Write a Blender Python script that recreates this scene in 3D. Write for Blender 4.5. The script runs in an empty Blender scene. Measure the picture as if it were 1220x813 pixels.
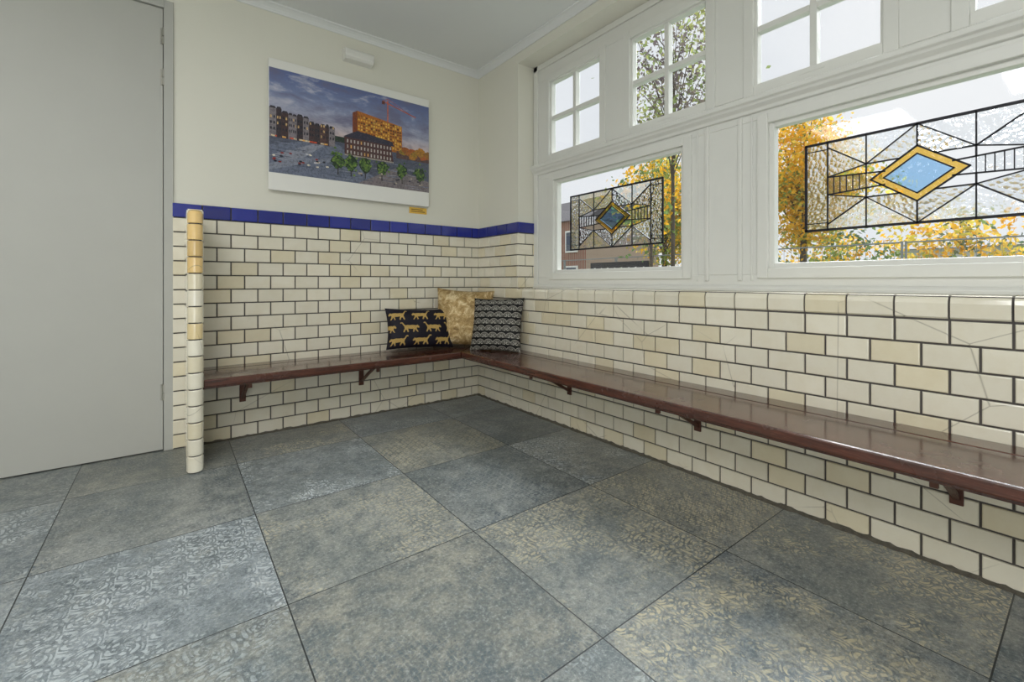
import bpy, math, random
from mathutils import Vector, Matrix
random.seed(7)
R = random.random
scene = bpy.context.scene
scene.view_settings.view_transform = 'Standard'

# ------------------------------------------------------------------ helpers
class MB:
    def __init__(s): s.v=[]; s.f=[]; s.m=[]; s.c=[]
    def face(s, pts, mi=0, col=(1,1,1)):
        b=len(s.v); s.v+= [tuple(p) for p in pts]; s.f.append(tuple(range(b,b+len(pts)))); s.m.append(mi); s.c.append(col)
    def raw(s, pts, faces, mi=0, col=(1,1,1)):
        b=len(s.v); s.v+=[tuple(p) for p in pts]
        for f in faces: s.f.append(tuple(i+b for i in f)); s.m.append(mi); s.c.append(col)
    def box(s,x0,x1,y0,y1,z0,z1,mi=0,col=(1,1,1)):
        p=[(x0,y0,z0),(x1,y0,z0),(x1,y1,z0),(x0,y1,z0),(x0,y0,z1),(x1,y0,z1),(x1,y1,z1),(x0,y1,z1)]
        s.raw(p,[(0,3,2,1),(4,5,6,7),(0,1,5,4),(1,2,6,5),(2,3,7,6),(3,0,4,7)],mi,col)
    def tile(s,o,u,v,n,u0,u1,v0,v1,mi=0,col=(1,1,1),g=.0064,th=.008,bv=.0035):
        o=Vector(o);u=Vector(u);v=Vector(v);n=Vector(n); a0,a1,b0,b1=u0+g/2,u1-g/2,v0+g/2,v1-g/2
        if a1-a0<.008 or b1-b0<.008: return
        P=[]
        for (i,h) in ((0,0),(0,th-bv),(bv*.35,th-bv*.3),(bv,th)):
            for (a,b) in ((a0+i,b0+i),(a1-i,b0+i),(a1-i,b1-i),(a0+i,b1-i)): P.append(o+u*a+v*b+n*h)
        F=[]
        for k in range(3):
            for j in range(4):
                j2=(j+1)%4; F.append((k*4+j,k*4+j2,(k+1)*4+j2,(k+1)*4+j))
        F.append((12,13,14,15)); s.raw(P,F,mi,col)
    def limb(s,p0,p1,r0,r1,seg=8,mi=0,col=(1,1,1),cap=True):
        p0=Vector(p0);p1=Vector(p1);d=(p1-p0).normalized()
        a=d.cross(Vector((0,0,1)));
        if a.length<1e-3:a=Vector((1,0,0))
        a.normalize();b=d.cross(a); P=[]
        for p,r in((p0,r0),(p1,r1)):
            for k in range(seg):
                t=2*math.pi*k/seg; P.append(p+a*(r*math.cos(t))+b*(r*math.sin(t)))
        F=[(k,(k+1)%seg,seg+(k+1)%seg,seg+k) for k in range(seg)]
        if cap: F+= [tuple(range(seg))[::-1],tuple(range(seg,2*seg))]
        s.raw(P,F,mi,col)
    def prism(s,pts0,vec,mi=0,col=(1,1,1)):
        n=len(pts0);vec=Vector(vec);P=[Vector(p) for p in pts0]+[Vector(p)+vec for p in pts0]
        F=[(k,(k+1)%n,n+(k+1)%n,n+k) for k in range(n)]+[tuple(range(n))[::-1],tuple(range(n,2*n))]
        s.raw(P,F,mi,col)
    def build(s,name,mats,parent=None,bevel=0,smooth=False,recalc=True):
        me=bpy.data.meshes.new(name); me.from_pydata(s.v,[],s.f)
        for m in mats: me.materials.append(m)
        ca=me.color_attributes.new('Col','FLOAT_COLOR','CORNER')
        li=0
        buf=[]
        for i,f in enumerate(s.f):
            c=s.c[i]
            for _ in f: buf+= [c[0],c[1],c[2],1.0]
        ca.data.foreach_set('color',buf)
        me.polygons.foreach_set('material_index',s.m)
        if smooth: me.polygons.foreach_set('use_smooth',[True]*len(s.f))
        if recalc:
            import bmesh
            bm=bmesh.new();bm.from_mesh(me);bmesh.ops.recalc_face_normals(bm,faces=bm.faces);bm.to_mesh(me);bm.free()
        me.update()
        ob=bpy.data.objects.new(name,me); scene.collection.objects.link(ob)
        if parent: ob.parent=parent
        if bevel:
            b=ob.modifiers.new('bevel','BEVEL');b.width=bevel;b.segments=2;b.limit_method='ANGLE'
        return ob
def empty(name,loc=(0,0,0)):
    e=bpy.data.objects.new(name,None);scene.collection.objects.link(e);e.location=loc;e.empty_display_size=.1;return e

def srgb(r,g,b):
    f=lambda c:(c/255/12.92) if c/255<=.04045 else ((c/255+.055)/1.055)**2.4
    return (f(r),f(g),f(b))

class G:
    def __init__(s,name):
        s.mat=bpy.data.materials.new(name); s.mat.use_nodes=True; s.t=s.mat.node_tree; s.t.nodes.clear()
        s.out=s.n('ShaderNodeOutputMaterial')
    def n(s,t,**k):
        nd=s.t.nodes.new(t)
        for a,b in k.items(): setattr(nd,a,b)
        return nd
    def l(s,a,b): s.t.links.new(a,b)
    def put(s,sock,val):
        if hasattr(val,'is_linked') or hasattr(val,'links'): s.l(val,sock)
        else:
            if isinstance(val,tuple) and len(val)==3 and sock.type=='RGBA': val=(*val,1)
            sock.default_value=val
    def m(s,op,a,b=None,c=None):
        nd=s.n('ShaderNodeMath',operation=op); s.put(nd.inputs[0],a)
        if b is not None: s.put(nd.inputs[1],b)
        if c is not None: s.put(nd.inputs[2],c)
        return nd.outputs[0]
    def mix(s,f,a,b,bt='MIX'):
        nd=s.n('ShaderNodeMix',data_type='RGBA',blend_type=bt); s.put(nd.inputs[0],f); s.put(nd.inputs[6],a); s.put(nd.inputs[7],b); return nd.outputs[2]
    def noise(s,vec,scale,detail=4,rough=.6,dist=0):
        nd=s.n('ShaderNodeTexNoise'); nd.inputs['Scale'].default_value=scale; nd.inputs['Detail'].default_value=detail; nd.inputs['Roughness'].default_value=rough; nd.inputs['Distortion'].default_value=dist
        if vec is not None: s.l(vec,nd.inputs['Vector'])
        return nd.outputs['Fac']
    def ramp(s,f,*st):
        nd=s.n('ShaderNodeValToRGB'); cr=nd.color_ramp
        while len(cr.elements)<len(st): cr.elements.new(.5)
        for e,(p,c) in zip(cr.elements,st):
            e.position=p; e.color=(*c,1) if isinstance(c,tuple) else (c,c,c,1)
        s.put(nd.inputs[0],f); return nd.outputs[0]
    def obj(s): return s.n('ShaderNodeTexCoord').outputs['Object']
    def scaled(s,v,sc):
        mp=s.n('ShaderNodeMapping');s.l(v,mp.inputs[0]);mp.inputs['Scale'].default_value=sc;return mp.outputs[0]
    def pr(s,base,rough=.5,metal=0,bump=None,bs=.2,bd=.01,coat=0,spec=.5,cr=.12):
        p=s.n('ShaderNodeBsdfPrincipled'); s.put(p.inputs['Base Color'],base); s.put(p.inputs['Roughness'],rough); s.put(p.inputs['Metallic'],metal)
        p.inputs['Coat Weight'].default_value=coat; p.inputs['Coat Roughness'].default_value=cr; p.inputs['Specular IOR Level'].default_value=spec
        if bump is not None:
            b=s.n('ShaderNodeBump'); b.inputs['Strength'].default_value=bs; b.inputs['Distance'].default_value=bd; s.l(bump,b.inputs['Height']); s.l(b.outputs[0],p.inputs['Normal'])
        s.l(p.outputs[0],s.out.inputs[0]); return s.mat
def simple(name,c,rough=.5,metal=0,**k):
    g=G(name); v=g.obj(); nz=g.noise(v,k.pop('ns',6),4); var=k.pop('var',.12)
    base=g.mix(nz,tuple(x*(1-var) for x in c),tuple(min(1,x*(1+var)) for x in c))
    return g.pr(base,rough,metal,**k)

# ------------------------------------------------------------------ materials
def m_plaster(name,c):
    g=G(name);v=g.obj(); n=g.noise(v,1.2,3); n2=g.noise(v,160,3)
    return g.pr(g.mix(n,tuple(x*.95 for x in c),c),.75,bump=n2,bs=.12,bd=.003,spec=.25)
PLA=m_plaster('wall_paint_cream',srgb(233,231,219))
CEIL=m_plaster('ceiling_paint',srgb(236,238,238))
WOODW=simple('painted_joinery_white',srgb(228,228,223),.35,var=.03)
DOORM=simple('door_paint_grey',srgb(186,186,180),.55,var=.03)
def m_tile(name,rough):
    g=G(name);a=g.n('ShaderNodeAttribute',attribute_name='Col').outputs['Color'];v=g.obj()
    n=g.noise(v,9,5,.65);n2=g.noise(v,70,3)
    c=g.mix(g.ramp(n,(.42,0.),(.78,.24)),a,srgb(220,206,170),'MULTIPLY')
    vo=g.n('ShaderNodeTexVoronoi',feature='DISTANCE_TO_EDGE');g.l(v,vo.inputs['Vector']);vo.inputs['Scale'].default_value=2.6
    cm=g.m('MULTIPLY',g.ramp(vo.outputs['Distance'],(0.,1.),(.005,0.)),g.ramp(g.noise(v,1.7,2),(.55,0.),(.6,.55)))
    c=g.mix(cm,c,(.16,.13,.09))
    return g.pr(c,g.ramp(n2,(.3,rough),(.8,rough+.12)),bump=n,bs=.18,bd=.005,coat=.7,cr=.06)
TILE=m_tile('glazed_cream_tile',.12)
g=G('glazed_blue_tile');a=g.n('ShaderNodeAttribute',attribute_name='Col').outputs['Color'];BLUE=g.pr(a,.15,bump=g.noise(g.obj(),9,3),bs=.1,bd=.003,coat=.5)
GROUT=simple('dark_grout',srgb(88,84,82),.95,var=.3,ns=30)
def m_floor():
    g=G('patchwork_floor_tile');v=g.obj();sp=g.n('ShaderNodeSeparateXYZ');g.l(v,sp.inputs[0]);x,y=sp.outputs[0],sp.outputs[1]
    P=.643
    tx=g.m('DIVIDE',g.m('SUBTRACT',x,.272),P);ty=g.m('DIVIDE',g.m('SUBTRACT',y,.805),P)
    fx=g.m('FLOOR',tx);fy=g.m('FLOOR',ty)
    cb=g.n('ShaderNodeCombineXYZ');g.l(g.m('ADD',fx,12.37),cb.inputs[0]);g.l(g.m('ADD',fy,5.71),cb.inputs[1])
    wn=g.n('ShaderNodeTexWhiteNoise',noise_dimensions='2D');g.l(cb.outputs[0],wn.inputs['Vector']);rnd=wn.outputs['Value']
    s2=g.n('ShaderNodeSeparateColor');g.l(wn.outputs['Color'],s2.inputs[0]);r1,r2,r3=s2.outputs
    lx=g.m('SUBTRACT',tx,fx);ly=g.m('SUBTRACT',ty,fy)
    ex=g.m('MINIMUM',lx,g.m('SUBTRACT',1.,lx));ey=g.m('MINIMUM',ly,g.m('SUBTRACT',1.,ly));e=g.m('MINIMUM',ex,ey)
    joint=g.m('LESS_THAN',e,.0030)
    off=g.n('ShaderNodeVectorMath',operation='MULTIPLY_ADD');g.l(wn.outputs['Color'],off.inputs[0]);off.inputs[1].default_value=(7,7,7);g.l(v,off.inputs[2]);vv=off.outputs[0]
    nb=g.noise(vv,3.4,12,.8);nf=g.noise(vv,95,6,.85);nm=g.noise(vv,13,12,.88);ns=g.noise(g.scaled(vv,(1,6,1)),26,5,.8)
    tA=g.ramp(rnd,(0.,srgb(98,110,116)),(.25,srgb(120,124,120)),(.5,srgb(104,116,124)),(.75,srgb(124,124,114)),(1.,srgb(98,106,108)))
    tB=g.ramp(r3,(0.,srgb(148,152,150)),(.5,srgb(156,152,136)),(1.,srgb(142,152,160)))
    base=g.mix(g.ramp(nb,(.42,0.),(.60,.85)),tA,tB)
    base=g.mix(g.ramp(nm,(.42,.7),(.52,0.)),base,srgb(80,90,96))
    base=g.mix(g.ramp(nm,(.54,0.),(.64,.5)),base,srgb(178,175,162))
    base=g.mix(g.ramp(nf,(.52,0.),(.66,.75)),base,srgb(180,184,178))
    base=g.mix(g.ramp(nf,(.34,.75),(.46,0.)),base,srgb(62,70,74))
    base=g.mix(g.ramp(ns,(.55,0.),(.75,.3)),base,srgb(166,172,174))
    def ros(k,pet,fr,dx,q=.15):
        a=g.m('SUBTRACT',g.m('FRACT',g.m('ADD',g.m('MULTIPLY',tx,k),dx)),.5);b=g.m('SUBTRACT',g.m('FRACT',g.m('ADD',g.m('MULTIPLY',ty,k),dx)),.5)
        r=g.m('SQRT',g.m('ADD',g.m('MULTIPLY',a,a),g.m('MULTIPLY',b,b)));an=g.m('ARCTAN2',b,a)
        w=g.m('SINE',g.m('ADD',g.m('MULTIPLY',r,fr),g.m('MULTIPLY',g.m('COSINE',g.m('MULTIPLY',an,pet)),1.7)))
        w2=g.m('COSINE',g.m('ADD',g.m('MULTIPLY',an,pet*2),g.m('MULTIPLY',r,fr*.6)))
        return g.m('GREATER_THAN',g.m('MULTIPLY',w,g.m('ADD',w2,.6)),q)
    A=ros(5,4.,32.,0.);B=ros(7,3.,24.,.5);C=ros(13,2.,14.,.0)
    sel=g.mix(g.m('GREATER_THAN',r2,.45),A,B);sel=g.mix(g.m('GREATER_THAN',r1,.72),sel,C)
    wear=g.ramp(g.noise(vv,2.4,6,.75),(.46,0.),(.56,1.));w3=g.ramp(g.noise(vv,34,6,.85),(.36,0.),(.50,1.))
    amt=g.m('ADD',.36,g.m('MULTIPLY',r2,.40))
    mk=g.m('MULTIPLY',g.m('MULTIPLY',sel,wear),g.m('MULTIPLY',w3,amt))
    oc=g.mix(g.m('GREATER_THAN',r3,.55),srgb(206,194,158),srgb(198,206,208))
    oc=g.mix(g.m('GREATER_THAN',r1,.82),oc,srgb(66,84,96))
    col=g.mix(mk,base,oc)
    col=g.mix(joint,col,srgb(48,52,54))
    hgt=g.m('SUBTRACT',g.m('MULTIPLY',nf,.4),g.m('MULTIPLY',joint,1.))
    return g.pr(col,g.ramp(nm,(.3,.26),(.7,.44)),bump=hgt,bs=.3,bd=.003,spec=.5)
FLOOR=m_floor()
def m_wood(name,sc):
    g=G(name);v=g.obj();a=g.n('ShaderNodeAttribute',attribute_name='Col').outputs['Color']
    w=g.noise(g.scaled(v,sc),5,6,.65,.6);n=g.noise(v,3,5,.7);f=g.noise(g.scaled(v,sc),24,4,.7)
    c=g.mix(g.ramp(w,(.3,0.),(.7,1.)),srgb(48,25,20),srgb(104,56,40));c=g.mix(g.ramp(n,(.42,0.),(.7,.55)),c,srgb(68,40,31));c=g.mix(g.ramp(f,(.55,0.),(.75,.35)),c,srgb(146,100,78))
    c=g.mix(1.,c,a,'MULTIPLY')
    return g.pr(c,g.ramp(n,(.3,.14),(.7,.32)),bump=f,bs=.12,bd=.002,coat=.6,cr=.12)
WOODY=m_wood('mahogany_varnish_long',(14,1.2,14));WOODX=m_wood('mahogany_varnish_cross',(1.2,14,14))
IRON=simple('painted_bracket_brown',srgb(92,58,46),.5,.3,var=.3,ns=40)
METAL=simple('satin_steel',srgb(170,168,160),.35,.9)
PLAST=simple('white_plastic',srgb(238,237,232),.4,var=.02)
LEAD=simple('lead_came',srgb(40,40,46),.5,.5)
def m_glass(name,col=(1,1,1),tex=0,scale=30,fac=.08,cell=False,ior=1.2,bd=.012):
    g=G(name);tr=g.n('ShaderNodeBsdfTransparent');g.put(tr.inputs[0],col);gl=g.n('ShaderNodeBsdfGlossy');gl.inputs['Roughness'].default_value=.03
    mx=g.n('ShaderNodeMixShader');
    if tex:
        v=g.obj();rf=g.n('ShaderNodeBsdfRefraction');g.put(rf.inputs[0],col);rf.inputs['IOR'].default_value=ior;rf.inputs['Roughness'].default_value=.03
        if cell:
            vo=g.n('ShaderNodeTexVoronoi',feature='F1');g.l(v,vo.inputs['Vector']);vo.inputs['Scale'].default_value=scale;n=vo.outputs['Distance']
        else: n=g.noise(v,scale,2,.5)
        b=g.n('ShaderNodeBump');b.inputs['Strength'].default_value=1;b.inputs['Distance'].default_value=bd;g.l(n,b.inputs['Height']);g.l(b.outputs[0],rf.inputs['Normal']);g.l(b.outputs[0],gl.inputs['Normal'])
        m2=g.n('ShaderNodeMixShader');m2.inputs[0].default_value=tex;g.l(tr.outputs[0],m2.inputs[1]);g.l(rf.outputs[0],m2.inputs[2]);src=m2.outputs[0]
    else: src=tr.outputs[0]
    mx.inputs[0].default_value=fac;g.l(src,mx.inputs[1]);g.l(gl.outputs[0],mx.inputs[2]);g.l(mx.outputs[0],g.out.inputs[0]);return g.mat
GLASS=m_glass('clear_glass',(.98,.99,.99),0,fac=.03)
GTEX=m_glass('cathedral_glass',(.92,.94,.96),.6,30)
GRIB=m_glass('hammered_glass',(.86,.89,.92),.8,62,cell=True,ior=1.18,bd=.011)
GAMB=m_glass('amber_glass',srgb(236,196,96),.2,40,fac=.03,ior=1.08)
GBLU=m_glass('pale_blue_glass',srgb(164,204,238),.3,14,fac=.03,ior=1.08)

# ------------------------------------------------------------------ dims
XW,YW,ZC=2.060,3.184,2.71   # tile front planes, ceiling
XL,YF=-2.3,-1.7
XG=2.225                     # joinery face
YR0,YR1=2.645,-.36           # recess ends
ZL=.905; ZT=2.59; TH=.0825; TW=.1425; ZB0,ZB1=1.3175,1.402
b=MB();b.box(XL-.2,XG+.1,YF-.2,YW+.25,-.12,0);b.build('floor',[FLOOR])
b=MB();b.box(XL-.2,XG+.15,YF-.2,YW+.25,ZC,ZC+.12);b.build('ceiling',[CEIL])
DX0,DX1,DZ=-.985,-.036,2.49
b=MB();y0,y1=YW+.009,YW+.2
b.box(.008,XG+.1,y0,y1,0,ZC);b.box(XL,DX0-.045,y0,y1,0,ZC);b.box(DX0-.045,.008,y0,y1,DZ+.045,ZC)
wall_back=b.build('wall_back',[PLA])
b=MB();b.box(XL-.15,XL,YF,YW+.2,0,ZC);b.build('wall_left',[PLA])
b=MB();b.box(XL-.15,XG+.1,YF-.15,YF,0,ZC);b.build('wall_front',[PLA])
b=MB();x0,x1=XW+.009,XG+.1
b.box(x0,x1,YF,y0,0,ZL-.012);b.box(x0,x1,YR0+.004,y0,ZL-.012,ZC);b.box(x0,x1,YF,YR1-.004,ZL-.012,ZC);b.box(x0,x1,YR1-.004,YR0+.004,ZT,ZC)
wall_right=b.build('wall_right',[PLA])

def cream():
    k=.90+.10*R(); w=R()
    c=srgb(242,236,218) if w>.2 else srgb(238,228,200)
    return (c[0]*k,c[1]*k,c[2]*k)
def bluec():
    k=.8+.5*R();c=srgb(30,44,140);return (c[0]*k,c[1]*k,c[2]*k)
def field(mb,o,u,n,U0,U1,z0,z1,phase=0,mi=0,colf=cream,rowbase=.8225):
    j0=math.floor((z0-rowbase)/TH+.001);j1=math.ceil((z1-rowbase)/TH-.001)
    for j in range(j0,j1):
        a=max(z0,rowbase+j*TH);c=min(z1,rowbase+(j+1)*TH)
        if c-a<.02: continue
        st=phase+(TW/2 if j%2 else 0)
        i=math.floor((U0-st)/TW)
        while st+i*TW<U1:
            p=max(U0,st+i*TW);q=min(U1,st+(i+1)*TW);i+=1
            if q-p>.015: mb.tile(o,u,(0,0,1),n,p,q,a,c,mi,colf())
b=MB();b.box(.002,XW+.003,YW+.005,YW+.0095,0,ZB1-.003,1)
field(b,(0,YW+.005,0),(1,0,0),(0,-1,0),.0,XW+.003,.002,ZB0)
x=.0
while x<XW:
    b.tile((0,YW+.003,0),(1,0,0),(0,0,1),(0,-1,0),x,min(XW,x+.1425),ZB0,ZB1,2,bluec());x+=.1425
b.build('tiles_back',[TILE,GROUT,BLUE],wall_back)
b=MB();b.box(XW+.005,XW+.0095,YF,YW+.005,0,.84,1);b.box(XW+.005,XW+.0095,YR0,YW+.005,.8225,ZB1-.003,1);b.box(XW+.005,XW+.0095,YF,YR1,.8225,ZB1-.003,1)
b.box(XW+.005,XG+.003,YR0-.001,YR0+.005,ZL-.01,ZB1-.003,1)
ph=.166
o=(XW+.005,0,0)
field(b,o,(0,1,0),(-1,0,0),YF,YW,.002,.8225,ph+.07)
field(b,o,(0,1,0),(-1,0,0),YR0-.004,YW,.8225,ZB0,ph+.07);field(b,o,(0,1,0),(-1,0,0),YF,YR1,.8225,ZB0,ph+.07)
field(b,(0,YR0,0),(1,0,0),(0,-1,0),XW,XG,ZL,ZB0,XW)
for (p,q) in((YR0-.004,YW),(YF,YR1)):
    y=p
    while y<q-.01: b.tile((XW+.003,0,0),(0,1,0),(0,0,1),(-1,0,0),y,min(q,y+.1355),ZB0,ZB1,2,bluec());y+=.1355
b.tile((0,YR0-.002,0),(1,0,0),(0,0,1),(0,-1,0),XW-.003,XG,ZB0,ZB1,2,bluec())
prof=[(XW+.002,.8265),(XW-.004,.832),(XW-.005,.878),(XW-.001,.892),(XW+.008,.901),(XW+.022,ZL),(XG,ZL),(XG,.885),(XW+.03,.8265)]
b.box(XW+.006,XG,YR1,YR0+.03,.84,ZL-.003,1)
ys=[.166+k*.1425 for k in range(-4,19)]
for k in range(len(ys)-1):
    a,c=max(ys[k],YR1)+.003,min(ys[k+1],YR0+.022)-.003
    if c-a<.02: continue
    b.prism([(px,a,pz) for px,pz in prof],(0,c-a,0),0,cream())
b.build('tiles_right',[TILE,GROUT,BLUE],wall_right)

# partition stub with rounded end
SX0,SX1,SY,SZ=.060,.126,2.712,1.315
b=MB();r=(SX1-SX0)/2;cx=(SX0+SX1)/2;yc=SY+r
b.box(SX0+.006,SX1-.006,yc,YW,0,SZ-.01,1)
b.limb((cx,yc,0),(cx,yc,SZ-.01),r-.006,r-.006,20,1)
field(b,(SX0+.006,0,0),(0,1,0),(-1,0,0),yc,YW,.002,SZ-.004,.03);field(b,(SX1-.006,0,0),(0,1,0),(1,0,0),yc,YW,.002,SZ-.004,.03)
z=.002;ST=.0825
while z<SZ-.02:
    z1=min(SZ,z+ST);a=z+.003;c=z1-.003
    last=z1>=SZ-.02
    fr=z/SZ
    col=cream()
    if fr>.70: col=tuple(col[i]*srgb(236,206,150)[i]*1.25 for i in range(3))
    if .80<fr<.86: col=tuple(col[i]*.8 for i in range(3))
    if .5<fr<.56 : col=tuple(col[i]*srgb(245,228,190)[i]*1.1 for i in range(3))
    rings=[(a,.0015),(a+.003,0),(c-.003,0),(c,.0015)] if not last else [(a,.0015),(a+.003,0),(c-.022,0),(c-.010,.005),(c-.003,.014),(c,.028)]
    P=[];seg=14
    for (zz,ins) in rings:
        rr=r-ins
        P.append((cx-rr,yc+.02,zz))
        for i in range(seg+1):
            t=math.pi+math.pi*i/seg;P.append((cx+rr*math.cos(t),yc+rr*math.sin(t),zz))
        P.append((cx+rr,yc+.02,zz))
    n=seg+3;F=[]
    for q in range(len(rings)-1):
        for i in range(n-1):F.append((q*n+i,q*n+i+1,(q+1)*n+i+1,(q+1)*n+i))
    F.append(tuple(range(n))[::-1]);F.append(tuple(range((len(rings)-1)*n,len(rings)*n)))
    b.raw(P,F,0,col);z=z1
b.box(SX0+.003,SX1-.003,yc,YW,SZ-.012,SZ-.002,0,cream())
b.build('wall_partition',[TILE,GROUT])

# mortar strip at wall base
g=G('rough_mortar');v=g.obj();MORT=g.pr(g.mix(g.noise(v,40,6,.8),srgb(46,44,40),srgb(140,134,120)),.95,bump=g.noise(v,60,5,.8),bs=1,bd=.01)
def strip(name,p0,p1,n,w=.024,hh=.010):
    b=MB();p0=Vector(p0);p1=Vector(p1);n=Vector(n);N=int((p1-p0).length/.02);P=[]
    for i in range(N+1):
        c=p0.lerp(p1,i/N);ww=w*(.7+.5*R());h2=hh*(.5+R())
        P+=[c+Vector((0,0,h2)),c+n*ww*.6+Vector((0,0,h2*.6)),c+n*ww+Vector((0,0,.0005))]
    F=[]
    for i in range(N):
        for j in range(2):F.append((i*3+j,i*3+j+1,i*3+j+4,i*3+j+3))
    b.raw(P,F);b.build(name,[MORT],smooth=True)
strip('trim_1',(XW,YF,0),(XW,YW,0),(-1,0,0));strip('trim_2',(SX1,YW,0),(XW,YW,0),(0,-1,0))
def cove(name,pts):
    b=MB();b.prism(pts[0],pts[1]);b.build(name,[CEIL])
pf=[(0,ZC),(0,ZC-.045),(.006,ZC-.045),(.008,ZC-.036),(.016,ZC-.022),(.03,ZC-.012),(.044,ZC-.008),(.046,ZC)]
cove('trim_3',([(XL,YW+.009-a,z) for a,z in pf],(XW+.009-XL,0,0)))
cove('trim_4',([(XW+.009-a,YF,z) for a,z in pf],(0,YW+.009-YF,0)))

# ------------------------------------------------------------------ door
door=empty('door_1',(0,0,0))
b=MB();b.box(DX0+.003,DX1-.003,YW+.012,YW+.052,.006,DZ-.003);b.build('leaf',[DOORM],door,.002)
b=MB();b.box(DX1,.008,YW-.002,YW+.12,0,DZ+.045);b.box(DX0-.045,DX0,YW-.002,YW+.12,0,DZ+.045);b.box(DX0,DX1,YW-.002,YW+.12,DZ,DZ+.045)
b.box(DX0,DX1,YW+.055,YW+.12,0,DZ)
b.build('frame',[DOORM],door,.003)
b=MB()
for z in(.33,2.10,2.33):
    b.limb((DX1-.002,YW+.004,z-.045),(DX1-.002,YW+.004,z-.002),.007,.007,10);b.limb((DX1-.002,YW+.004,z+.002),(DX1-.002,YW+.004,z+.045),.007,.007,10)
    b.box(DX1-.016,DX1-.002,YW+.009,YW+.013,z-.045,z+.045)
b.build('hinges',[METAL],door)
b=MB();hx=DX0+.07;b.limb((hx,YW+.015,1.05),(hx,YW-.04,1.05),.011,.011,12);b.limb((hx,YW-.035,1.05),(hx+.12,YW-.035,1.05),.010,.010,12);b.box(hx-.02,hx+.02,YW+.004,YW+.013,.94,1.12)
b.build('handle',[METAL],door,.002)

# ------------------------------------------------------------------ window joinery
UW=[(2.50-.73*k,1.95-.73*k) for k in range(4)]
LW=[(2.45,1.35),(.974,-.126)]
UZ0,UZ1,LZ0,LZ1=1.85,2.46,.985,1.722
b=MB();X0,X1=XG,XG+.07
b.box(X0,X1,YR1,YR0,ZL,LZ0);b.box(X0,X1,YR1,YR0,UZ1,ZT);b.box(X0,X1,YR1,YR0,LZ1,UZ0)
def posts(ws,z0,z1):
    e=[YR0]
    for a,c in ws:e+=[a,c]
    e.append(YR1)
    for i in range(0,len(e),2): b.box(X0,X1,e[i+1],e[i],z0,z1)
posts(UW,UZ0,UZ1);posts(LW,LZ0,LZ1)
tp=[(XG,1.755),(XG-.012,1.76),(XG-.014,1.775),(XG-.03,1.79),(XG-.034,1.80),(XG-.045,1.807),(XG-.045,1.827),(XG-.03,1.835),(XG,1.838)]
b.prism([(px,YR1,pz) for px,pz in tp],(0,YR0-YR1,0))
b.prism([(XG,YR1,ZL+.0),(XG-.02,YR1,ZL),(XG-.02,YR1,ZL+.016),(XG-.01,YR1,ZL+.026),(XG,YR1,ZL+.03)],(0,YR0-YR1,0))
for y in(1.245,1.225-.15,):b.box(XG-.010,XG,y-.01,y+.01,LZ0-.03,1.755)
for y in (1.30,1.02):b.box(XG-.006,XG,y-.004,y+.004,LZ0-.03,1.755)
b.box(XG-.012,XG,YR0-.05,YR0-.002,ZL,ZT);b.box(XG-.012,XG,YR1,YR1+.05,ZL,ZT);b.box(XG-.012,XG,YR1,YR0,ZT-.04,ZT)
b.build('trim_5',[WOODW],None,.003)

def sash(mb,a,c,z0,z1,w,wb=None,cross=False,proj=.012):
    l=.03
    for (p,q,r_,s_) in((a+.018,a-l+.0,z0-.018,z1+.018),(c+l,c-.018,z0-.018,z1+.018)):mb.box(XG-proj,XG+.01,q,p,r_,s_)
    mb.box(XG-proj,XG+.01,c+l,a-l,z1-l,z1+.018);mb.box(XG-proj,XG+.01,c+l,a-l,z0-.018,z0+l)
    xs0,xs1=XG+.006,XG+.05
    mb.box(xs0,xs1,a-w,a,z0,z1);mb.box(xs0,xs1,c,c+w,z0,z1);mb.box(xs0,xs1,c+w,a-w,z1-w,z1);mb.box(xs0,xs1,c+w,a-w,z0,z0+w)
    if cross:
        m=(a+c)/2;zm=(z0+z1)/2;t=.014
        mb.box(xs0+.002,xs1,m-t,m+t,z0+w,z1-w);mb.box(xs0+.002,xs1,c+w,m-t,zm-t,zm+t);mb.box(xs0+.002,xs1,m+t,a-w,zm-t,zm+t)
n=0
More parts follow.
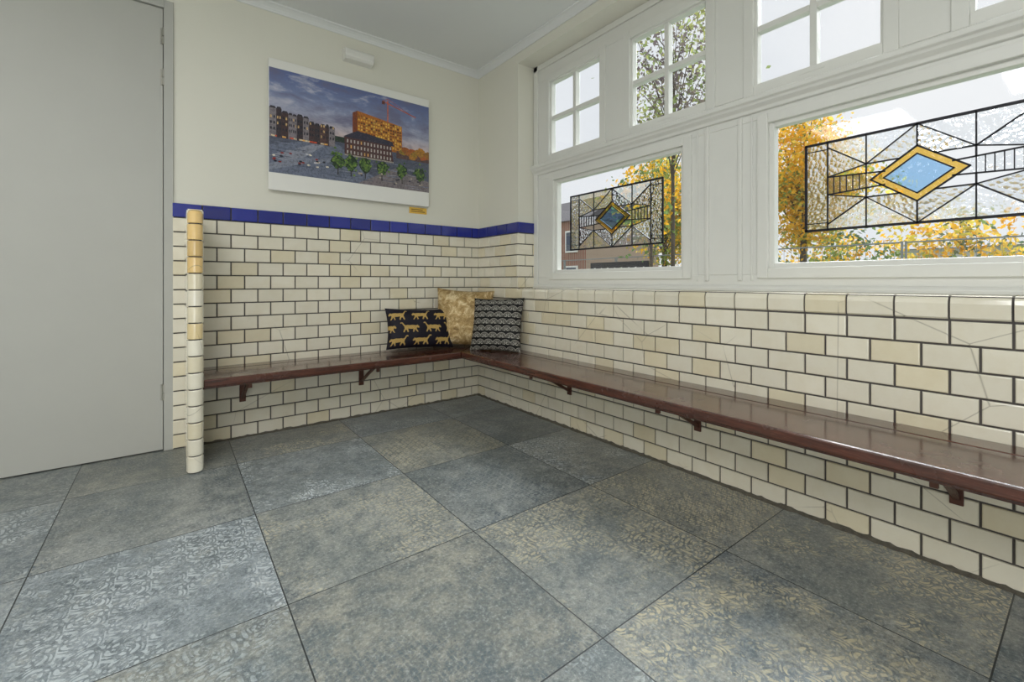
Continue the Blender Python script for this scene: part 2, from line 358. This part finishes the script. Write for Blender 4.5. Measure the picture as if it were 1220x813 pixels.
def stained(par,yc,zc,W,H):
    b=MB();gl=MB();x=XG+.022;Y=lambda a:yc+W/2-a*W;Z=lambda v:zc-H/2+v*H
    def ln(a0,b0,a1,b1,w=.0032):
        w*=.86
        p=Vector((0,Y(a0),Z(b0)));q=Vector((0,Y(a1),Z(b1)));d=(q-p).normalized();nn=Vector((0,-d.z,d.y))*w;p=p-d*w*.6;q=q+d*w*.6
        pts=[p+nn,q+nn,q-nn,p-nn]
        b.prism([(x-.003,v.y,v.z) for v in pts],(.006,0,0))
    def pg(pts,mi):
        gl.face([(x,Y(a),Z(c)) for a,c in pts],mi)
    def pl(pts,w=.0032,close=False):
        P=pts+[pts[0]] if close else pts
        for (p,q) in zip(P,P[1:]):ln(*p,*q,w)
    pl([(0,0),(1,0),(1,1),(0,1)],.006,True)
    D=[(.31,.5),(.5,.78),(.69,.5),(.5,.22)];I=[(.365,.5),(.5,.70),(.635,.5),(.5,.30)]
    pl(D,.0036,True);pl(I,.0028,True)
    for k in range(4):
        pg([D[k],D[(k+1)%4],I[(k+1)%4],I[k]],2)
    pg(I,3)
    ln(.5,.78,.5,1);ln(.5,0,.5,.22)
    def side(f):
        Q=lambda L:[(f(a),c) for a,c in L]
        pl(Q([(.11,0),(.11,1)]));pl(Q([(0,.92),(.11,.92)]),.002);pl(Q([(0,.08),(.11,.08)]),.002)
        pl(Q([(.11,.60),(.37,.57)]));pl(Q([(.11,.40),(.37,.43)]))
        for t in(.14,.17,.20,.23,.26,.29):pl(Q([(t,.595-(t-.11)*.115),(t,.405+(t-.11)*.115)]),.0018)
        pl(Q([(.11,.94),(.29,.68),(.29,.58)]));pl(Q([(.11,.06),(.29,.32),(.29,.42)]))
        pl(Q([(.11,.60),(.29,.68)]),.0026);pl(Q([(.11,.40),(.29,.32)]),.0026)
        pl(Q([(.29,.68),(.435,.68)]));pl(Q([(.29,.32),(.435,.32)]))
        pl(Q([(.29,.68),(.5,1)]),.0026);pl(Q([(.29,.32),(.5,0)]),.0026)
        pl(Q([(.29,1),(.29,.68)]),.0026);pl(Q([(.29,0),(.29,.32)]),.0026)
        pg(Q([(0,0),(.11,0),(.11,1),(0,1)]),1)
        pg(Q([(.11,.60),(.31,.577),(.31,.423),(.11,.40)]),0)
        pg(Q([(.11,.94),(.29,.68),(.5,1),(.11,1)]),0);pg(Q([(.11,0),(.5,0),(.29,.32),(.11,.06)]),0)
        pg(Q([(.29,.68),(.435,.68),(.5,.78),(.5,1)]),1)
        pg(Q([(.29,.32),(.435,.32),(.5,.22),(.5,.0)]),1)
        pg(Q([(.11,.60),(.29,.68),(.11,.94)]),1);pg(Q([(.11,.40),(.29,.32),(.11,.06)]),1)
    side(lambda a:a);side(lambda a:1-a)
    b.build('lead_came',[LEAD],par);gl.build('leaded_panes',[GTEX,GRIB,GAMB,GBLU],par,recalc=False)
for a,c in LW:
    n+=1;e=empty('window_%d'%n);b=MB();sash(b,a,c,LZ0,LZ1,.052,proj=.014);b.build('frame',[WOODW],e,.003)
    b=MB();b.box(XG+.028,XG+.033,c+.04,a-.04,LZ0+.04,LZ1-.04);b.build('glass',[GLASS],e)
    stained(e,(a+c)/2+.0,1.362,.745,.375)
for a,c in UW:
    n+=1;e=empty('window_%d'%n);b=MB();sash(b,a,c,UZ0+.006,UZ1,.042,cross=True,proj=.010);b.build('frame',[WOODW],e,.003)
    b=MB();b.box(XG+.028,XG+.032,c+.03,a-.03,UZ0+.03,UZ1-.03);b.build('glass',[GLASS],e)
    b=MB();m=(a+c)/2;b.box(XG-.012,XG+.006,m-.05,m+.05,UZ0+.016,UZ0+.026);b.build('stay',[WOODW],e,.002)

# ------------------------------------------------------------------ bench
bench=empty('corner_bench');BZ0,BZ1=.408,.448;BX=1.648;BY=2.772
bR=MB();bB=MB()
def plank(b,pts,k):b.prism([(p[0],p[1],BZ0) for p in pts],(0,0,BZ1-BZ0),0,(k,k,k))
YE=YF+.02;gp=.001
cuts=[0,.30,XW-BX]
for i in range(2):
    a0=BX+cuts[i]+(gp if i else 0);a1=BX+cuts[i+1]-(gp if i<1 else 0)
    c0=BY+cuts[i]+(gp if i else 0);c1=BY+cuts[i+1]-(gp if i<1 else 0)
    c1=min(c1,YW)
    plank(bR,[(a0,YE),(a1,YE),(a1,BY+(a1-BX)),(a0,BY+(a0-BX))],(1.,.9)[i])
    plank(bB,[(SX1+.002,c0),(BX+(c0-BY)-.002,c0),(BX+(c1-BY)-.002,c1),(SX1+.002,c1)],(1.,.9)[i])
bR.build('seat_long',[WOODY],bench,.007);bB.build('seat_short',[WOODX],bench,.007)
b=MB();b.box(BX+.02,BX+.05,YE,BY+.02,BZ0-.012,BZ0);b.box(SX1+.002,BX+.05,BY+.02,BY+.05,BZ0-.012,BZ0);b.build('underrail',[WOODY],bench,.003)
def bracket(i,o,d):
    b=MB();o=Vector(o);d=Vector(d);s=Vector((-d.y,d.x,0))
    def bar(p,q,w,h):
        P0=o+d*p[0];P0.z=p[1];Q0=o+d*q[0];Q0.z=q[1];t=(Q0-P0).normalized();u=t.cross(s).normalized()*h/2
        sv=s*w/2;b.prism([P0-sv-u,P0+sv-u,P0+sv+u,P0-sv+u],Q0-P0)
    bar((0,BZ0-.006),(.33,BZ0-.006),.034,.012);bar((.006,BZ0),(.006,BZ0-.19),.034,.012)
    pts=[(.008,BZ0-.165),(.07,BZ0-.13),(.15,BZ0-.085),(.22,BZ0-.05),(.29,BZ0-.012)]
    for p,q in zip(pts,pts[1:]):bar(p,q,.018,.016)
    bar((.33,BZ0),(.33,BZ0-.045),.02,.012)
    b.build('bracket_%d'%i,[IRON],bench,.002)
for i,(o,d) in enumerate([((.345,YW,0),(0,-1,0)),((1.07,YW,0),(0,-1,0)),((XW,2.09,0),(-1,0,0)),((XW,1.20,0),(-1,0,0)),((XW,.29,0),(-1,0,0)),((XW,-.6,0),(-1,0,0))]):bracket(i+1,o,d)

# ------------------------------------------------------------------ cushions
def inpoly(x,y,P):
    c=False;j=len(P)-1
    for i in range(len(P)):
        if (P[i][1]>y)!=(P[j][1]>y) and x<(P[j][0]-P[i][0])*(y-P[i][1])/(P[j][1]-P[i][1])+P[i][0]:c=not c
        j=i
    return c
def cushion(name,W,H,T,colf,nx,ny,mat,M):
    V=[];F=[];C=[]
    for side in(1,-1):
        base=len(V)
        for j in range(ny+1):
            for i in range(nx+1):
                u=-1+2*i/nx;v=-1+2*j/ny
                h=((1-abs(u)**2.6)*(1-abs(v)**2.6))
                h=max(h,0)**.55
                px=u*W/2*(1-.07*(1-v*v)*abs(u)**3);pz=v*H/2*(1-.07*(1-u*u)*abs(v)**3)
                wr=.004*math.sin(9*u+3*v)*math.sin(7*v-2*u)*h
                V.append((px,-side*(h*T/2+wr*side),pz))
                C.append(colf(u,v))
        for j in range(ny):
            for i in range(nx):
                a=base+j*(nx+1)+i;q=(a,a+1,a+nx+2,a+nx+1);F.append(q if side==1 else q[::-1])
    me=bpy.data.meshes.new(name);me.from_pydata(V,[],F);me.materials.append(mat)
    ca=me.color_attributes.new('Col','FLOAT_COLOR','POINT');ca.data.foreach_set('color',[x for c in C for x in(*c,1.)])
    me.polygons.foreach_set('use_smooth',[True]*len(F));me.update()
    ob=bpy.data.objects.new(name,me);scene.collection.objects.link(ob);ob.matrix_world=M;return ob
def pose(loc,yaw,lean,roll=0):
    return Matrix.Translation(loc)@Matrix.Rotation(yaw,4,'Z')@Matrix.Rotation(-lean,4,'X')@Matrix.Rotation(roll,4,'Y')
g=G('velvet_print');a=g.n('ShaderNodeAttribute',attribute_name='Col').outputs['Color'];PRINT=g.pr(a,.6,bump=g.noise(g.obj(),220,2),bs=.2,bd=.002,spec=.3)
g=G('gold_velvet');v=g.obj();n=g.noise(v,18,7,.8,.8);GOLD=g.pr(g.ramp(n,(.32,srgb(116,88,50)),(.5,srgb(186,156,104)),(.64,srgb(244,226,184))),.3,metal=.45,bump=n,bs=.7,bd=.012)
LEO=[(0,.30),(.04,.37),(.08,.40),(.10,.44),(.13,.41),(.20,.40),(.35,.43),(.50,.41),(.62,.43),(.72,.40),(.80,.46),(.86,.56),(.93,.60),(.99,.56),(.97,.50),(.92,.53),(.88,.48),(.83,.38),(.79,.30),(.78,.22),(.84,.10),(.84,.02),(.77,.02),(.76,.10),(.70,.18),(.66,.12),(.62,.02),(.55,.02),(.58,.12),(.60,.22),(.45,.20),(.33,.20),(.34,.10),(.36,.02),(.29,.02),(.27,.12),(.25,.18),(.20,.12),(.14,.02),(.07,.02),(.13,.12),(.16,.22),(.14,.28),(.08,.26),(.03,.25)]
dark=srgb(22,18,32);gold=srgb(206,172,100)
def leo(u,v):
    x=(u+1)/2;y=(v+1)/2
    for r in range(3):
        for k in range(-1,4):
            ox=.02+k*.335+(.16 if r%2 else 0);oy=.06+r*.31
            lx=(x-ox)/.28;ly=(y-oy)/.28/1.5
            if r%2: lx=1-lx
            if 0<=lx<=1 and 0<=ly<=.65 and inpoly(lx,ly,LEO):
                if math.sin(lx*70)*math.sin(ly*65+lx*10)>.6:return dark
                return gold
    return dark
def scal(u,v):
    s=3.0;x=u*s;y=v*s
    r=math.floor(y/.75);best=9;an=0
    for rr in(r+1,r,r-1):
        cy=rr*.75;ox=.5 if rr%2 else 0.
        cx=round(x-ox)+ox;d=math.hypot(x-cx,(y-cy)*1.1)
        if y>=cy-.05 and d<.62:best=d;an=math.atan2(y-cy,x-cx);break
    f=0.
    if .50<best<.56 or .40<best<.43:f=1.
    if best<.36 and math.cos(an*6)*.12+.20>best>.07:f=1.
    if .24<best<.36 and math.cos(an*14)>.35:f=.8
    c0=srgb(10,10,13);c1=srgb(196,192,182)
    return tuple(c0[i]*(1-f)+c1[i]*f*.8 for i in range(3))
cushion('throw_cushion',.50,.30,.13,leo,300,180,PRINT,pose((1.455,3.040,BZ1+.160),-.15,.28,.03))
cushion('throw_cushion.001',.44,.44,.13,lambda u,v:(1,1,1),60,60,GOLD,pose((1.79,2.965,BZ1+.228),-.55,.20,0.06))
cushion('throw_cushion.002',.40,.40,.13,scal,260,260,PRINT,pose((1.895,2.68,BZ1+.190),-1.02,.26,-.02))

# ------------------------------------------------------------------ picture
pic=empty('wall_picture');PX0,PX1,PZ0,PZ1=.482,1.586,1.53,2.358;PY=3.153
b=MB();b.box(PX0,PX1,PY,PY+.022,PZ0,PZ1);b.build('board',[PLAST],pic,.002)
b=MB();b.box(PX0+.12,PX1-.12,PY+.022,YW+.009,PZ0+.1,PZ0+.13);b.box(PX0+.12,PX1-.12,PY+.022,YW+.009,PZ1-.13,PZ1-.1);b.build('hanging_rails',[METAL],pic)
QZ0,QZ1=1.64,2.30
def PA(a):return PX0+.002+a*(PX1-PX0-.004)
def PB(c):return QZ0+c*(QZ1-QZ0)
g=G('photo_print_sky');v=g.obj();sp=g.n('ShaderNodeSeparateXYZ');g.l(v,sp.inputs[0])
zz=g.m('DIVIDE',g.m('SUBTRACT',sp.outputs[2],QZ0),QZ1-QZ0)
mp=g.n('ShaderNodeMapping');g.l(v,mp.inputs[0]);mp.inputs['Scale'].default_value=(2.2,1,6);mp.inputs['Rotation'].default_value=(0,.22,0)
cl=g.noise(mp.outputs[0],1.8,9,.66,.3)
sk=g.ramp(zz,(.45,srgb(222,200,196)),(.60,srgb(170,172,194)),(.8,srgb(126,140,180)),(1.,srgb(94,110,162)))
sk=g.mix(g.ramp(cl,(.46,0.),(.62,.8)),sk,srgb(114,112,140));sk=g.mix(g.ramp(cl,(.32,.8),(.46,0.)),sk,srgb(206,204,216))
SKYP=g.pr(sk,.3)
PCOL=G('photo_print_colours');a=PCOL.n('ShaderNodeAttribute',attribute_name='Col').outputs['Color'];vv=PCOL.obj()
c1=PCOL.mix(PCOL.ramp(PCOL.noise(vv,75,5,.8),(.36,.6),(.54,0.)),a,(.02,.022,.035));c1=PCOL.mix(PCOL.ramp(PCOL.noise(vv,110,4,.8),(.58,0.),(.72,.35)),c1,(.5,.48,.46))
PC=PCOL.pr(c1,.3)
b=MB();b.face([(PA(0),PY-.001,PB(0)),(PA(1),PY-.001,PB(0)),(PA(1),PY-.001,PB(1)),(PA(0),PY-.001,PB(1))],0)
lay=[1]
def P(pts,c):
    lay[0]+=1;y=PY-.001-lay[0]*.000006
    b.face([(PA(min(max(a,0),1)),y,PB(min(max(q,0),1))) for a,q in pts],1,srgb(*c))
def rc(a0,a1,b0,b1,c):P([(a0,b0),(a1,b0),(a1,b1),(a0,b1)],c)
def blob(a,q,ra,rb,c,n=14):
    P([(a+ra*math.cos(2*math.pi*k/n)*(.75+.4*R()),q+rb*math.sin(2*math.pi*k/n)*(.75+.4*R())) for k in range(n)],c)
rc(0,1,0,.42,(92,98,118));P([(0,0),(0,.26),(.30,.40),(.40,.36),(.5,.2),(.62,.08),(.7,0)],(116,124,146))
P([(0,.16),(.3,.38),(.33,.38),(.12,.1)],(150,154,170));P([(.5,0),(.75,.22),(1,.12),(1,0)],(136,126,130))
P([(0,.02),(.2,.13),(.42,.2),(.40,.23),(.15,.17),(0,.08)],(140,146,164))
for k in range(60):a=R();blob(a,.30*R(),.06,.004,random.choice([(130,138,160),(86,94,116),(150,152,166)]),8)
rc(0,1,.40,.46,(52,58,62))
for k in range(30):blob(k/29,.43+.03*R(),.03,.025,(44+int(24*R()),60+int(10*R()),50))
x=0.
while x<.36:
    w=.018+.02*R();t=.59-.26*x+.04*R();c=random.choice([(100,72,68),(76,56,58),(140,132,138),(90,68,70),(66,54,60),(150,144,150)])
    rc(x,x+w,.34,t,c);P([(x,t),(x+w,t),(x+w*.8,t+.02),(x+w*.2,t+.02)],(60,54,64))
    for q in range(2):
        for r_ in range(3):rc(x+w*(.15+q*.45),x+w*(.38+q*.45),.41+r_*.055,.435+r_*.055,(40,42,56) if R()>.3 else (226,190,130))
    x+=w
for k in range(14):a=.3*R();rc(a,a+.02,.345,.36,random.choice([(240,180,100),(220,90,60),(240,220,180)]))
P([(.47,.40),(.47,.74),(.50,.77),(.80,.70),(.80,.40)],(196,118,46));P([(.47,.40),(.47,.74),(.50,.77),(.50,.40)],(136,70,40))
for i in range(18):
    for j in range(9):
        a0=.505+i*.0163;z_=.43+j*.034*(1-.005*i);rc(a0,a0+.0105,z_,z_+.020,random.choice([(252,214,96),(244,190,76),(250,200,86),(140,90,40),(100,60,34)]))
for j in range(9):P([(.50,.423+j*.035),(.80,.423+j*.031),(.80,.427+j*.031),(.50,.427+j*.035)],(220,160,66))
def seg(a0,b0,a1,b1,w,c):
    d=Vector((a1-a0,(b1-b0)*.6));nn=Vector((-d.y,d.x)).normalized()*w;P([(a0+nn.x,b0+nn.y/.6),(a1+nn.x,b1+nn.y/.6),(a1-nn.x,b1-nn.y/.6),(a0-nn.x,b0-nn.y/.6)],c)
seg(.70,.7,.70,.96,.0035,(226,116,66));seg(.665,.94,.90,.84,.003,(226,116,66));seg(.70,.975,.86,.855,.0012,(200,100,70));seg(.70,.975,.665,.94,.0012,(200,100,70));rc(.66,.68,.905,.94,(120,70,60))
P([(.42,.28),(.42,.48),(.50,.52),(.72,.49),(.74,.28)],(90,58,58));P([(.41,.47),(.50,.555),(.73,.51),(.745,.46),(.6,.465)],(60,58,76))
for i in range(14):
    for j in range(3):a0=.435+i*.0215;rc(a0,a0+.008,.30+j*.058,.333+j*.058,(210,204,198) if R()>.25 else (240,190,110))
rc(.42,.74,.275,.29,(180,170,160))
rc(.76,1,.34,.42,(104,76,70))
for k in range(22):blob(.80+.20*R(),.37+.10*R(),.028,.035,(160+int(40*R()),92+int(50*R()),44))
for k in range(6):
    ca=[.38,.46,.55,.66,.80,.93][k];blob(ca,.20,.04,.08,(40,62,40));rc(ca-.003,ca+.003,.06,.16,(50,42,36))
for k in range(230):
    ca=[.38,.46,.55,.66,.80,.93][k%6];g_=R();blob(ca+random.gauss(0,.018),.20+random.gauss(0,.04),.008,.013,(58+int(70*g_),92+int(66*g_),48+int(20*g_)),7)
for k in range(26):a=.02+.34*R();blob(a,.10+.22*R()*(.4+a),.010,.009,random.choice([(210,210,220),(36,40,56),(150,46,46),(90,100,124),(250,240,220)]),8)
for k in range(14):a=.5+.45*R();blob(a,.02+.12*R(),.009,.010,random.choice([(190,176,160),(60,60,76)]),8)
b.build('photo_print',[SKYP,PC],pic,recalc=False)
b=MB();b.box(1.44,1.585,YW+.006,YW+.009,1.475,1.522);b.box(1.455,1.57,YW+.0055,YW+.0062,1.488,1.494,1);b.box(1.455,1.55,YW+.0055,YW+.0062,1.503,1.509,1)
b.build('picture_label',[simple('label_yellow',srgb(232,190,84),.5,var=.05),simple('label_ink',srgb(120,80,30),.6)])
b=MB();lp=[(YW+.009,2.485),(YW-.045,2.49),(YW-.060,2.505),(YW-.058,2.55),(YW-.04,2.565),(YW+.009,2.57)]
b.prism([(.945,y,z) for y,z in lp],(.20,0,0));b.box(.955,1.135,YW-.062,YW-.055,2.515,2.535)
b.build('emergency_wall_light',[PLAST],None,.006)

# ------------------------------------------------------------------ outside
g=G('pavement');v=g.obj();GR=g.pr(g.mix(g.noise(v,.5,5),srgb(110,112,108),srgb(90,110,70)),.9)
b=MB();b.box(2.4,70,-40,60,-.35,-.25);b.build('ground',[GR])
def leafmat(name):
    g=G(name);a=g.n('ShaderNodeAttribute',attribute_name='Col').outputs['Color'];d=g.n('ShaderNodeBsdfDiffuse');t=g.n('ShaderNodeBsdfTranslucent');g.l(a,d.inputs[0]);g.l(a,t.inputs[0]);m=g.n('ShaderNodeMixShader');m.inputs[0].default_value=.4;g.l(d.outputs[0],m.inputs[1]);g.l(t.outputs[0],m.inputs[2]);g.l(m.outputs[0],g.out.inputs[0]);return g.mat
LEAF=leafmat('autumn_leaves');BARK=simple('bark',srgb(84,74,66),.9,var=.3)
def tree(name,base,cen,rad,n,size,cols,tr=.12,clumps=30,sp=.22):
    b=MB();base=Vector(base);top=Vector((base.x,base.y,cen[2]));b.limb(base,top,tr,tr*.4,8,1)
    cs=[]
    for k in range(clumps):
        while True:
            d=Vector((R()*2-1,R()*2-1,R()*2-1))
            if d.length<1:break
        c=Vector(cen)+Vector((d.x*rad[0],d.y*rad[1],d.z*rad[2]));cs.append((c,random.choice(cols)))
        st=base.lerp(top,.55+.45*R());mid=st.lerp(c,.55)+Vector((0,0,.1));b.limb(st,mid,tr*.25,tr*.14,5,1);b.limb(mid,c,tr*.14,tr*.05,5,1)
    for k in range(n):
        c,cc=random.choice(cs);s=rad[2]*sp
        p=c+Vector((random.gauss(0,s),random.gauss(0,s),random.gauss(0,s)))
        a=Vector((R()-.5,R()-.5,R()-.5)).normalized();q=a.cross(Vector((R()-.5,R()-.5,R()-.5))).normalized();sz=size*(.6+.8*R())
        col=cc if R()<.6 else random.choice(cols);kk=.8+.4*R();col=tuple(x*kk for x in srgb(*col))
        b.face([p-a*sz,p-q*sz*.5,p+a*sz,p+q*sz*.5],0,col)
    return b.build(name,[LEAF,BARK],recalc=False)
YEL=[(240,196,68),(232,178,54),(246,214,100),(220,174,64),(198,186,80)]
GRN=[(128,152,90),(150,164,90),(106,132,82)]
tree('autumn_tree',(12.8,4.6,-.25),(12.8,4.65,3.5),(1.2,1.25,1.9),11000,.06,YEL+GRN[1:2],clumps=64,sp=.14)
tree('autumn_tree.001',(12.6,8.5,-.25),(12.6,8.3,3.3),(1.4,1.2,1.9),9000,.06,YEL+GRN[:2],clumps=50,sp=.14)
tree('autumn_tree.002',(6.3,4.1,-.25),(6.3,4.1,4.5),(.9,.9,1.5),3600,.04,[(140,154,100),(130,120,112),(170,174,110),(120,108,112)],tr=.04,clumps=34,sp=.14)
tree('autumn_tree.003',(5.6,4.0,-.25),(6.1,4.4,2.2),(.5,.4,.8),1500,.04,GRN+YEL[:2],tr=.035,clumps=18)
b=MB()
for k in range(18):
    cy=6.4-k*.75;hh=max(.55,1.9-.13*k)
    cl=[(Vector((17.5+random.gauss(0,.5),cy+random.gauss(0,.45),.7+abs(random.gauss(0,.75))*hh)),random.choice(YEL if (k<10 and R()<.6) else GRN+[(94,114,90)])) for _ in range(22)]
    for q in range(700):
        c0,cc=random.choice(cl);p=c0+Vector((random.gauss(0,.2),random.gauss(0,.2),random.gauss(0,.2)))
        a=Vector((R()-.5,R()-.5,R()-.5)).normalized();w=a.cross(Vector((R()-.5,R()-.5,R()-.5))).normalized();sz=.09
        kk=.8+.4*R();c=tuple(x*kk for x in srgb(*cc));b.face([p-a*sz,p-w*sz*.5,p+a*sz,p+w*sz*.5],0,c)
b.build('hedge',[LEAF],recalc=False)
FEN=simple('galvanised_fence',srgb(140,144,146),.5,.4)
b=MB();xf=9.6
for k in range(8):
    ya=-4+k*2.0
    for y in(ya,ya+1.95):b.limb((xf,y,-.25),(xf,y,1.62),.018,.018,6)
    for z in(-.05,1.60):b.limb((xf,ya,z),(xf,ya+1.95,z),.014,.014,6)
    for q in range(14):b.limb((xf,ya+.13*q+.1,-.05),(xf,ya+.13*q+.1,1.60),.003,.003,4)
b.build('construction_fence',[FEN])
g=G('facade_brick');v=g.obj();br=g.n('ShaderNodeTexBrick');g.l(v,br.inputs['Vector']);br.inputs['Scale'].default_value=4;br.inputs['Color1'].default_value=(*srgb(150,84,68),1);br.inputs['Color2'].default_value=(*srgb(126,70,58),1);br.inputs['Mortar'].default_value=(*srgb(160,140,125),1);FB=g.pr(br.outputs[0],.9)
WG=simple('facade_glass',srgb(70,80,94),.1);RF=simple('roof_slate',srgb(76,72,76),.8)
b=MB();b.box(19,26,18,27,-.25,4.6,0);b.prism([(18.8,17.8,4.6),(26.2,17.8,4.6),(22.5,17.8,6.6)],(0,9.4,0),2)
for k in range(5):
    for z in(.6,2.7):b.box(18.9,19.0,18.6+k*1.7,19.6+k*1.7,z,z+1.3,3);b.box(18.88,18.92,18.7+k*1.7,19.5+k*1.7,z+.1,z+1.2,1)
b.build('brick_townhouse',[FB,WG,RF,PLAST])
b=MB();b.box(30,38,-6,6.4,-.25,2.6,0);b.prism([(29.6,-6.2,2.6),(38.4,-6.2,2.6),(34,-6.2,3.1)],(0,12.8,0),1)
for k in range(9):b.box(29.95,30,-5.5+k*1.3,-4.6+k*1.3,.9,2.1,2)
b.build('white_sports_hall',[simple('render_white',srgb(220,222,222),.7),RF,WG])
# shop sign seen low through the first window
b=MB();b.box(8.35,8.4,6.05,7.75,.75,1.42,0);b.limb((8.42,6.2,-.25),(8.42,6.2,1.4),.03,.03);b.limb((8.42,7.6,-.25),(8.42,7.6,1.4),.03,.03)
for k in range(22):b.box(8.34,8.35,6.15+k*.068,6.15+k*.068+.02+.025*(k%2),1.22,1.26+.03*(k%3==0),1)
b.build('shop_sign',[simple('sign_black',srgb(30,30,34),.4),PLAST])

# ------------------------------------------------------------------ lights, world, camera
w=bpy.data.worlds.new('overcast_sky');scene.world=w;w.use_nodes=True;t=w.node_tree;bg=t.nodes['Background']
tc=t.nodes.new('ShaderNodeTexCoord');nz=t.nodes.new('ShaderNodeTexNoise');nz.inputs['Scale'].default_value=2.5;nz.inputs['Detail'].default_value=5;t.links.new(tc.outputs['Generated'],nz.inputs['Vector'])
cr=t.nodes.new('ShaderNodeValToRGB');cr.color_ramp.elements[0].position=.3;cr.color_ramp.elements[0].color=(.80,.83,.88,1);cr.color_ramp.elements[1].position=.7;cr.color_ramp.elements[1].color=(.96,.96,.98,1)
t.links.new(nz.outputs['Fac'],cr.inputs[0]);t.links.new(cr.outputs[0],bg.inputs[0]);bg.inputs[1].default_value=1.0
def light(name,typ,loc,d,energy,color=(1,1,1),size=1,sy=None,angle=None):
    L=bpy.data.lights.new(name,typ);L.energy=energy;L.color=color
    if typ=='AREA':
        L.size=size
        if sy:L.shape='RECTANGLE';L.size_y=sy
    if angle:L.angle=angle
    o=bpy.data.objects.new(name,L);scene.collection.objects.link(o);o.location=loc;o.rotation_euler=Vector(d).to_track_quat('-Z','Y').to_euler();return o
light('hazy_sun','SUN',(8,4,8),(-.72,-.10,-.66),9.0,(.95,.98,1),angle=math.radians(44))
light('overhead_fill','AREA',(-.9,-.2,2.66),(0,0,-1),58,(.97,.98,1),1.4,1.4)  # fill light added behind the camera to brighten the interior, no fixture modelled
light('overhead_fill.001','AREA',(-1.6,1.6,2.66),(0,0,-1),12,(.97,.98,1),.8,.8)  # second, weaker fill added under the ceiling, also without a fixture
light('front_wall_fill','AREA',(-.9,YF+.03,1.35),(.1,1,0.12),34,(.94,.97,1),1.6,2.2)  # added fill before the solid front wall, lifts back wall, door and ceiling

cam=bpy.data.cameras.new('camera');co=bpy.data.objects.new('camera',cam);scene.collection.objects.link(co);scene.camera=co
co.location=(0,0,.95);co.rotation_euler=(math.radians(90),0,math.radians(-37.2));cam.sensor_width=36;cam.lens=534/1220*36;cam.shift_y=-70.5/1220;cam.clip_start=.02
